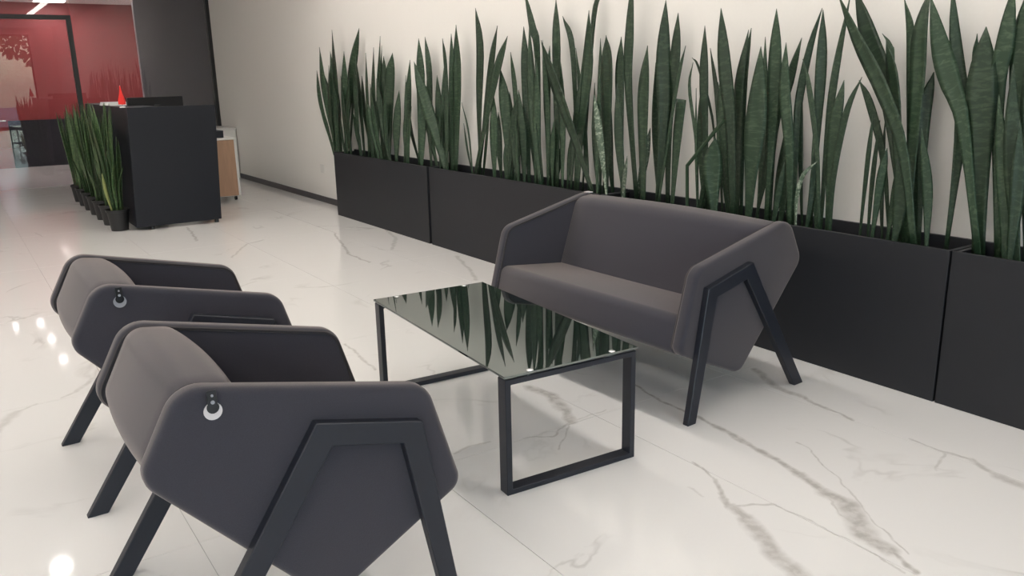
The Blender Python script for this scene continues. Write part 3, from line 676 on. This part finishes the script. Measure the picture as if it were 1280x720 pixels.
for i, cl in enumerate(CLUMPS):
    t = add_plant(i, cl, CLUMP_LABELS[i])
    if i == 11:      # the snapped stem: rises, then bends sharply to the upper right
        b = bmesh.new()
        bx_, by_ = t.location.x, t.location.y
        tube(b, [(x - bx_, y - by_, z - 0.60) for x, y, z in SNAP], 0.010, 6)
        o = obj('leaf', b, M['leaf'], t, True); o['label'] = 'snapped bent stem'

# ------------------------------------------------------------------ sofa and armchairs (profile: u forward, z up)
HEX0 = [(0.0, 0.575), (0.10, 0.765), (0.685, 0.632), (0.774, 0.337), (0.39, 0.132)]
HEXR = [0.06, 0.075, 0.075, 0.045, 0.06]
BACK = [(0.018, 0.575), (0.108, 0.752), (0.225, 0.735), (0.345, 0.37), (0.19, 0.36)]
BACKR = [0.06, 0.05, 0.06, 0.02, 0.03]
SEAT0 = [(0.195, 0.355), (0.30, 0.395), (0.728, 0.440), (0.762, 0.330), (0.39, 0.148)]
SEATR = [0.02, 0.02, 0.045, 0.028, 0.05]
STRAP_OUT = [(-0.030, 0.0), (0.378, 0.622), (0.648, 0.556), (0.742, 0.0)]
STRAP_IN = [(0.034, 0.0), (0.412, 0.556), (0.594, 0.511), (0.694, 0.0)]
def seating(name, label, cat, loc, rz, width, group, tagmat=None, drop=0.0):
    """local x is forward, local y runs across; the y=0 side is the outer face of one leg frame"""
    t = thing(name, label, cat, loc, rz, group)
    hw = width / 2
    HEX = HEX0[:3] + [(HEX0[3][0], HEX0[3][1] - drop), HEX0[4]]
    SEAT = SEAT0[:3] + [(SEAT0[3][0], SEAT0[3][1] - drop), SEAT0[4]]
    for s in (-1, 1):
        ys = sorted((s * (hw - 0.028), s * (hw - 0.085)))
        b = bmesh.new(); slab(b, HEX, HEXR, ys[0], ys[1], 0.018, 4, 7)
        p = obj('side_panel', b, M['fabric'], t, True)
        b = bmesh.new(); yi = s * (hw - 0.083)
        tube(b, [(x, yi, z) for x, z in rounded(HEX, HEXR, 0.010, 7)], 0.006, 6, True)
        obj('piping', b, M['piping'], p, True)
        b = bmesh.new()
        y0, y1 = sorted((s * hw, s * (hw - 0.030)))
        A = [[b.verts.new((x, y, z)) for x, z in STRAP_OUT] for y in (y0, y1)]
        B = [[b.verts.new((x, y, z)) for x, z in STRAP_IN] for y in (y0, y1)]
        for i in range(3):
            b.faces.new((A[0][i], A[0][i + 1], B[0][i + 1], B[0][i])); b.faces.new((A[1][i], B[1][i], B[1][i + 1], A[1][i + 1]))
            b.faces.new((A[0][i], A[1][i], A[1][i + 1], A[0][i + 1])); b.faces.new((B[0][i], B[0][i + 1], B[1][i + 1], B[1][i]))
        for i in (0, 3):
            b.faces.new((A[0][i], B[0][i], B[1][i], A[1][i]))
        bmesh.ops.recalc_face_normals(b, faces=b.faces)
        bmesh.ops.bevel(b, geom=list(b.edges), offset=0.0025, segments=1, affect='EDGES')
        obj('leg_frame', b, M['leg'], t)
    yi = hw - 0.084
    b = bmesh.new(); slab(b, BACK, BACKR, -yi, yi, 0.006, 2, 7, puff=0.012); obj('backrest', b, M['fabric'], t, True)
    b = bmesh.new(); slab(b, SEAT, SEATR, -yi, yi, 0.006, 2, 7); obj('seat', b, M['fabric'], t, True)
    if tagmat:
        y = -(hw - 0.028)
        h = obj('hang_tag', cyl(bmesh.new(), (0.163, y - 0.005, 0.700), 0.0195, 0.0195, 0.003, 24, 'y'), M[tagmat], t)
        h['label'] = 'round hang tag on the outer side'
        b = bmesh.new(); box(b, 0.153, 0.173, y - 0.009, y - 0.0055, 0.703, 0.748, bev=0.001)
        cyl(b, (0.163, y - 0.0085, 0.709), 0.013, 0.013, 0.0028, 16, 'y')
        obj('tag_strap', b, M['tagblack'], h)
        b = bmesh.new()
        for zz, r in ((0.722, 0.0042), (0.737, 0.0028)): cyl(b, (0.163, y - 0.0115, zz), r, r, 0.003, 10, 'y')
        obj('tag_rivet', b, M['taggrey'], h)
    return t
g = 'dark grey lounge armchairs with black strap legs'
seating('lounge_armchair', 'nearest dark grey armchair with a white round tag on its side', 'armchair', (-3.066, 2.02, 0), 0.0, 0.70, g, 'tagwhite')
seating('lounge_armchair', 'farther dark grey armchair, partly hidden behind the nearest one', 'armchair', (-3.062, 3.125, 0), 0.0, 0.70, g, 'taggrey')
sf = seating('lounge_sofa', 'dark grey two-seat sofa with angular arms in front of the planters', 'sofa', (-0.292, 2.81, 0), PI + 0.036, 1.36, None, drop=0.035)
b = bmesh.new(); box(b, 0.10, 0.135, -0.635, -0.60, 0.752, 0.757, bev=0.001)
o = obj('sewn_tag', b, M['tagwhite'], sf); o['label'] = 'small whitish tag on the far arm corner'

# ------------------------------------------------------------------ coffee table
ct = thing('coffee_table', 'low coffee table with smoked glass top between sofa and armchairs', 'table', (-1.592, 2.631, 0), -0.0693)
L2, W2 = 0.580, 0.276
tb = bmesh.new()
box(tb, -W2, W2, -L2, L2, 0.422, 0.430, bev=0.0015)
obj('glass_top', tb, M['smoked'], ct)['label'] = 'dark mirror-like glass top'
for s in (-1, 1):
    ya, yb = sorted((s * (L2 - 0.004), s * (L2 - 0.054)))
    b = bmesh.new()
    o_, i_ = W2 - 0.004, W2 - 0.026
    rect = lambda w, z0, z1: [(-w, z0), (w, z0), (w, z1), (-w, z1)]
    O = [[b.verts.new((x, y, z)) for x, z in rect(o_, 0.0, 0.416)] for y in (ya, yb)]
    I = [[b.verts.new((x, y, z)) for x, z in rect(i_, 0.020, 0.396)] for y in (ya, yb)]
    for k in range(4):
        j = (k + 1) % 4
        b.faces.new((O[0][k], O[0][j], I[0][j], I[0][k])); b.faces.new((O[1][k], I[1][k], I[1][j], O[1][j]))
        b.faces.new((O[0][k], O[1][k], O[1][j], O[0][j])); b.faces.new((I[0][k], I[0][j], I[1][j], I[1][k]))
    bmesh.ops.recalc_face_normals(b, faces=b.faces)
    bmesh.ops.bevel(b, geom=list(b.edges), offset=0.002, segments=1, affect='EDGES')
    fr = obj('leg_frame', b, M['leg'], ct)
    for q in (-0.17, 0.17):
        obj('glass_mount', lathe(bmesh.new(), (q, s * (L2 - 0.029), 0.415), [(0.016, 0), (0.017, 0.006), (0.012, 0.0068)], 18), M['steel'], fr, True)
        obj('mount_glint_cap', lathe(bmesh.new(), (q, s * (L2 - 0.014), 0.4302), [(0.012, 0), (0.011, 0.0014), (0.007, 0.002)], 18), M['glintwhite'], fr, True)  # white disc on the glass stands in for the glint of the mount

# ------------------------------------------------------------------ reception desk and what stands there
rd = thing('reception_desk', 'black reception desk on small feet at the back of the lobby', 'desk', (-1.49, 9.74, 0))
X0, X1, Y0, Y1 = -0.40, 0.40, -1.33, 1.33
obj('end_panel', bx(X0, X1, Y0, Y0 + 0.03, 0.035, 1.16, bev=0.003), M['desk'], rd)
obj('end_panel', bx(X0, X1, Y1 - 0.03, Y1, 0.035, 1.16, bev=0.003), M['desk'], rd)
obj('front_panel', bx(X0, X0 + 0.03, Y0 + 0.031, Y1 - 0.031, 0.035, 1.16, bev=0.003), M['desk'], rd)
obj('counter_top', bx(X0 + 0.031, X0 + 0.33, Y0 + 0.031, Y1 - 0.031, 1.125, 1.155, bev=0.003), M['desk'], rd)
obj('worktop', bx(X0 + 0.031, X1 + 0.075, Y0 + 0.031, Y1 - 0.031, 0.835, 0.905, bev=0.003), M['desk'], rd)
for fx in (X0 + 0.15, X1 - 0.04):
    for fy in (Y0 + 0.04, Y1 - 0.04):
        obj('foot', cyl(bmesh.new(), (fx, fy, 0), 0.022, 0.022, 0.0345, 12), M['plastic'], rd)
for ch in [o for o in bpy.data.objects if o.parent == rd and o.name.split('.')[0] != 'foot']:
    for v in ch.data.vertices: v.co.x += 0.055 * (v.co.z - 0.035) / 1.125      # the desk body leans outward towards its top
mo = thing('monitor', 'black monitor showing above the reception desk', 'monitor', (-1.37, 9.45, 0.905), 0.25)
obj('screen_housing', bx(-0.30, 0.30, -0.02, 0.02, 0.05, 0.33, bev=0.006), M['plastic'], mo)
obj('screen', bx(-0.285, 0.285, 0.0202, 0.022, 0.065, 0.315), M['screen'], mo)
obj('stand', bx(-0.03, 0.03, -0.05, -0.021, 0.012, 0.25, bev=0.004), M['plastic'], mo)
obj('stand_base', bx(-0.12, 0.12, -0.10, 0.08, 0.0, 0.012, bev=0.004), M['plastic'], mo)
pp = thing('paper_stack', 'stack of white papers on the desk corner', 'papers', (-1.735, 9.75, 1.155), 0.1)
for k in range(3):
    obj('sheet', bx(-0.10 + 0.004 * k, 0.10 + 0.004 * k, -0.13, 0.13, 0.012 * k, 0.012 * k + 0.0115), M['paper'], pp)
pf = thing('table_flag', 'small drooping red flag on a stand on the reception desk', 'flag', (-1.845, 8.56, 1.158))
b = bmesh.new(); lathe(b, (0, 0, 0), [(0.026, 0), (0.025, 0.012), (0.008, 0.016)], 16); obj('flag_base', b, M['paper'], pf, True)
b = bmesh.new(); cyl(b, (0, 0, 0.014), 0.004, 0.003, 0.19, 8); obj('flag_pole', b, M['steel'], pf)
b = bmesh.new(); rr = random.Random(3)
rows = []
for z, r in ((0.03, 0.028), (0.06, 0.028), (0.10, 0.020), (0.13, 0.012), (0.17, 0.006), (0.20, 0.0035)):
    rows.append([b.verts.new((r * (1 + 0.3 * math.sin(4 * a)) * math.cos(a), r * (1 + 0.3 * math.sin(4 * a)) * math.sin(a), z)) for a in [2 * PI * k / 20 for k in range(20)]])
for A, B in zip(rows, rows[1:]):
    for k in range(20):
        j = (k + 1) % 20; b.faces.new((A[k], A[j], B[j], B[k]))
b.faces.new(rows[-1]); b.faces.new(rows[0][::-1])
obj('flag_cloth', b, M['flag'], pf, True)

pd = thing('drawer_pedestal', 'pale wood drawer pedestal on casters beside the black desk', 'cabinet', (-0.66, 10.15, 0))
obj('carcass', bx(-0.19, 0.215, -0.26, 0.26, 0.055, 0.715, bev=0.003), M['whitelam'], pd)
obj('top', bx(-0.20, 0.22, -0.285, 0.265, 0.7155, 0.735, bev=0.003), M['whitelam'], pd)
obj('wood_front', bx(-0.19, 0.185, -0.28, -0.2605, 0.06, 0.712, bev=0.002), M['oak'], pd)
for cx in (-0.15, 0.16):
    for cy in (-0.22, 0.22):
        ca = obj('caster', cyl(bmesh.new(), (cx - 0.012, cy, 0.025), 0.025, 0.025, 0.024, 14, 'x'), M['plastic'], pd)
        obj('caster_fork', bx(cx - 0.018, cx + 0.018, cy - 0.012, cy + 0.012, 0.040, 0.0545), M['steel'], ca)
wc = thing('white_cabinet', 'low white cabinet against the wall behind the wood pedestal', 'cabinet', (-0.36, 12.55, 0))
obj('carcass', bx(-0.55, 0.60, -0.33, 0.38, 0.0, 0.70, bev=0.003), M['whitelam'], wc)
obj('top', bx(-0.56, 0.605, -0.35, 0.385, 0.701, 0.725, bev=0.003), M['whitelam'], wc)
for k in range(2):
    dr = obj('door', bx(-0.545 + 0.572 * k, 0.022 + 0.572 * k, -0.349, -0.331, 0.02, 0.695, bev=0.002), M['whitelam'], wc)
    obj('door_knob', cyl(bmesh.new(), (-0.04 + 0.13 * k, -0.368, 0.4), 0.008, 0.010, 0.018, 10, 'y'), M['steel'], dr)
so = tag(obj('wall_socket', bx(X_WALL - 0.009, X_WALL, 8.95, 9.04, 0.34, 0.44, bev=0.003), M['socket']), 'small white wall socket plate left of the planters', 'socket')

# ------------------------------------------------------------------ potted plants along the desk
pr = random.Random(21)
plabs = ['nearest black pot of snake plants at the desk corner, with a yellowed leaf', 'second pot of snake plants along the desk front', 'third pot of snake plants along the desk front',
         'fourth pot of snake plants along the desk front', 'fifth pot of snake plants along the desk front', 'sixth pot of snake plants along the desk front', 'farthest pot of snake plants along the desk front']
for k in range(7):
    py = 8.62 + k * 0.42; px = -2.005
    t = thing('potted_snake_plant', plabs[k], 'plant', (px, py, 0), group='potted snake plants beside the reception desk')
    b = bmesh.new(); lathe(b, (0, 0, 0), [(0.078, 0), (0.10, 0.18), (0.108, 0.182), (0.110, 0.205), (0.102, 0.205), (0.098, 0.185)], 20)
    obj('pot', b, M['pot'], t, True)
    b = bmesh.new(); cyl(b, (0, 0, 0.186), 0.096, 0.096, 0.006, 20); obj('soil', b, M['soil'], t)
    for q in range(17):
        a = pr.uniform(0, 2 * PI); r = pr.uniform(0.01, 0.06)
        h = pr.uniform(0.80, 1.02) if q < 10 else pr.uniform(0.4, 0.75)
        le = pr.uniform(0.02, 0.10); bx0, by0 = r * math.cos(a), r * math.sin(a)
        tipx = max(min(bx0 + le * math.cos(a) + pr.uniform(-0.03, 0.03), 0.10), -0.16)
        P = [Vector((bx0, by0, 0.186)), Vector((bx0 + (tipx - bx0) * 0.35, by0 * 1.3, 0.186 + h * 0.5)), Vector((tipx, by0 * 1.5 + le * math.sin(a), 0.186 + h))]
        ye = k == 0 and q == 9
        if ye: P = [Vector((-0.05, -0.03, 0.186)), Vector((-0.075, -0.06, 0.36)), Vector((-0.10, -0.08, 0.56))]
        o = link('leaf', leaf_mesh(P, pr.uniform(0.055, 0.078), pr.uniform(-0.8, 0.8), pr.uniform(-1, 1), pr, n=9), M['leaf_yellow'] if ye else M['leaf_pot'], t)
        if ye: o['label'] = 'yellowed leaf'
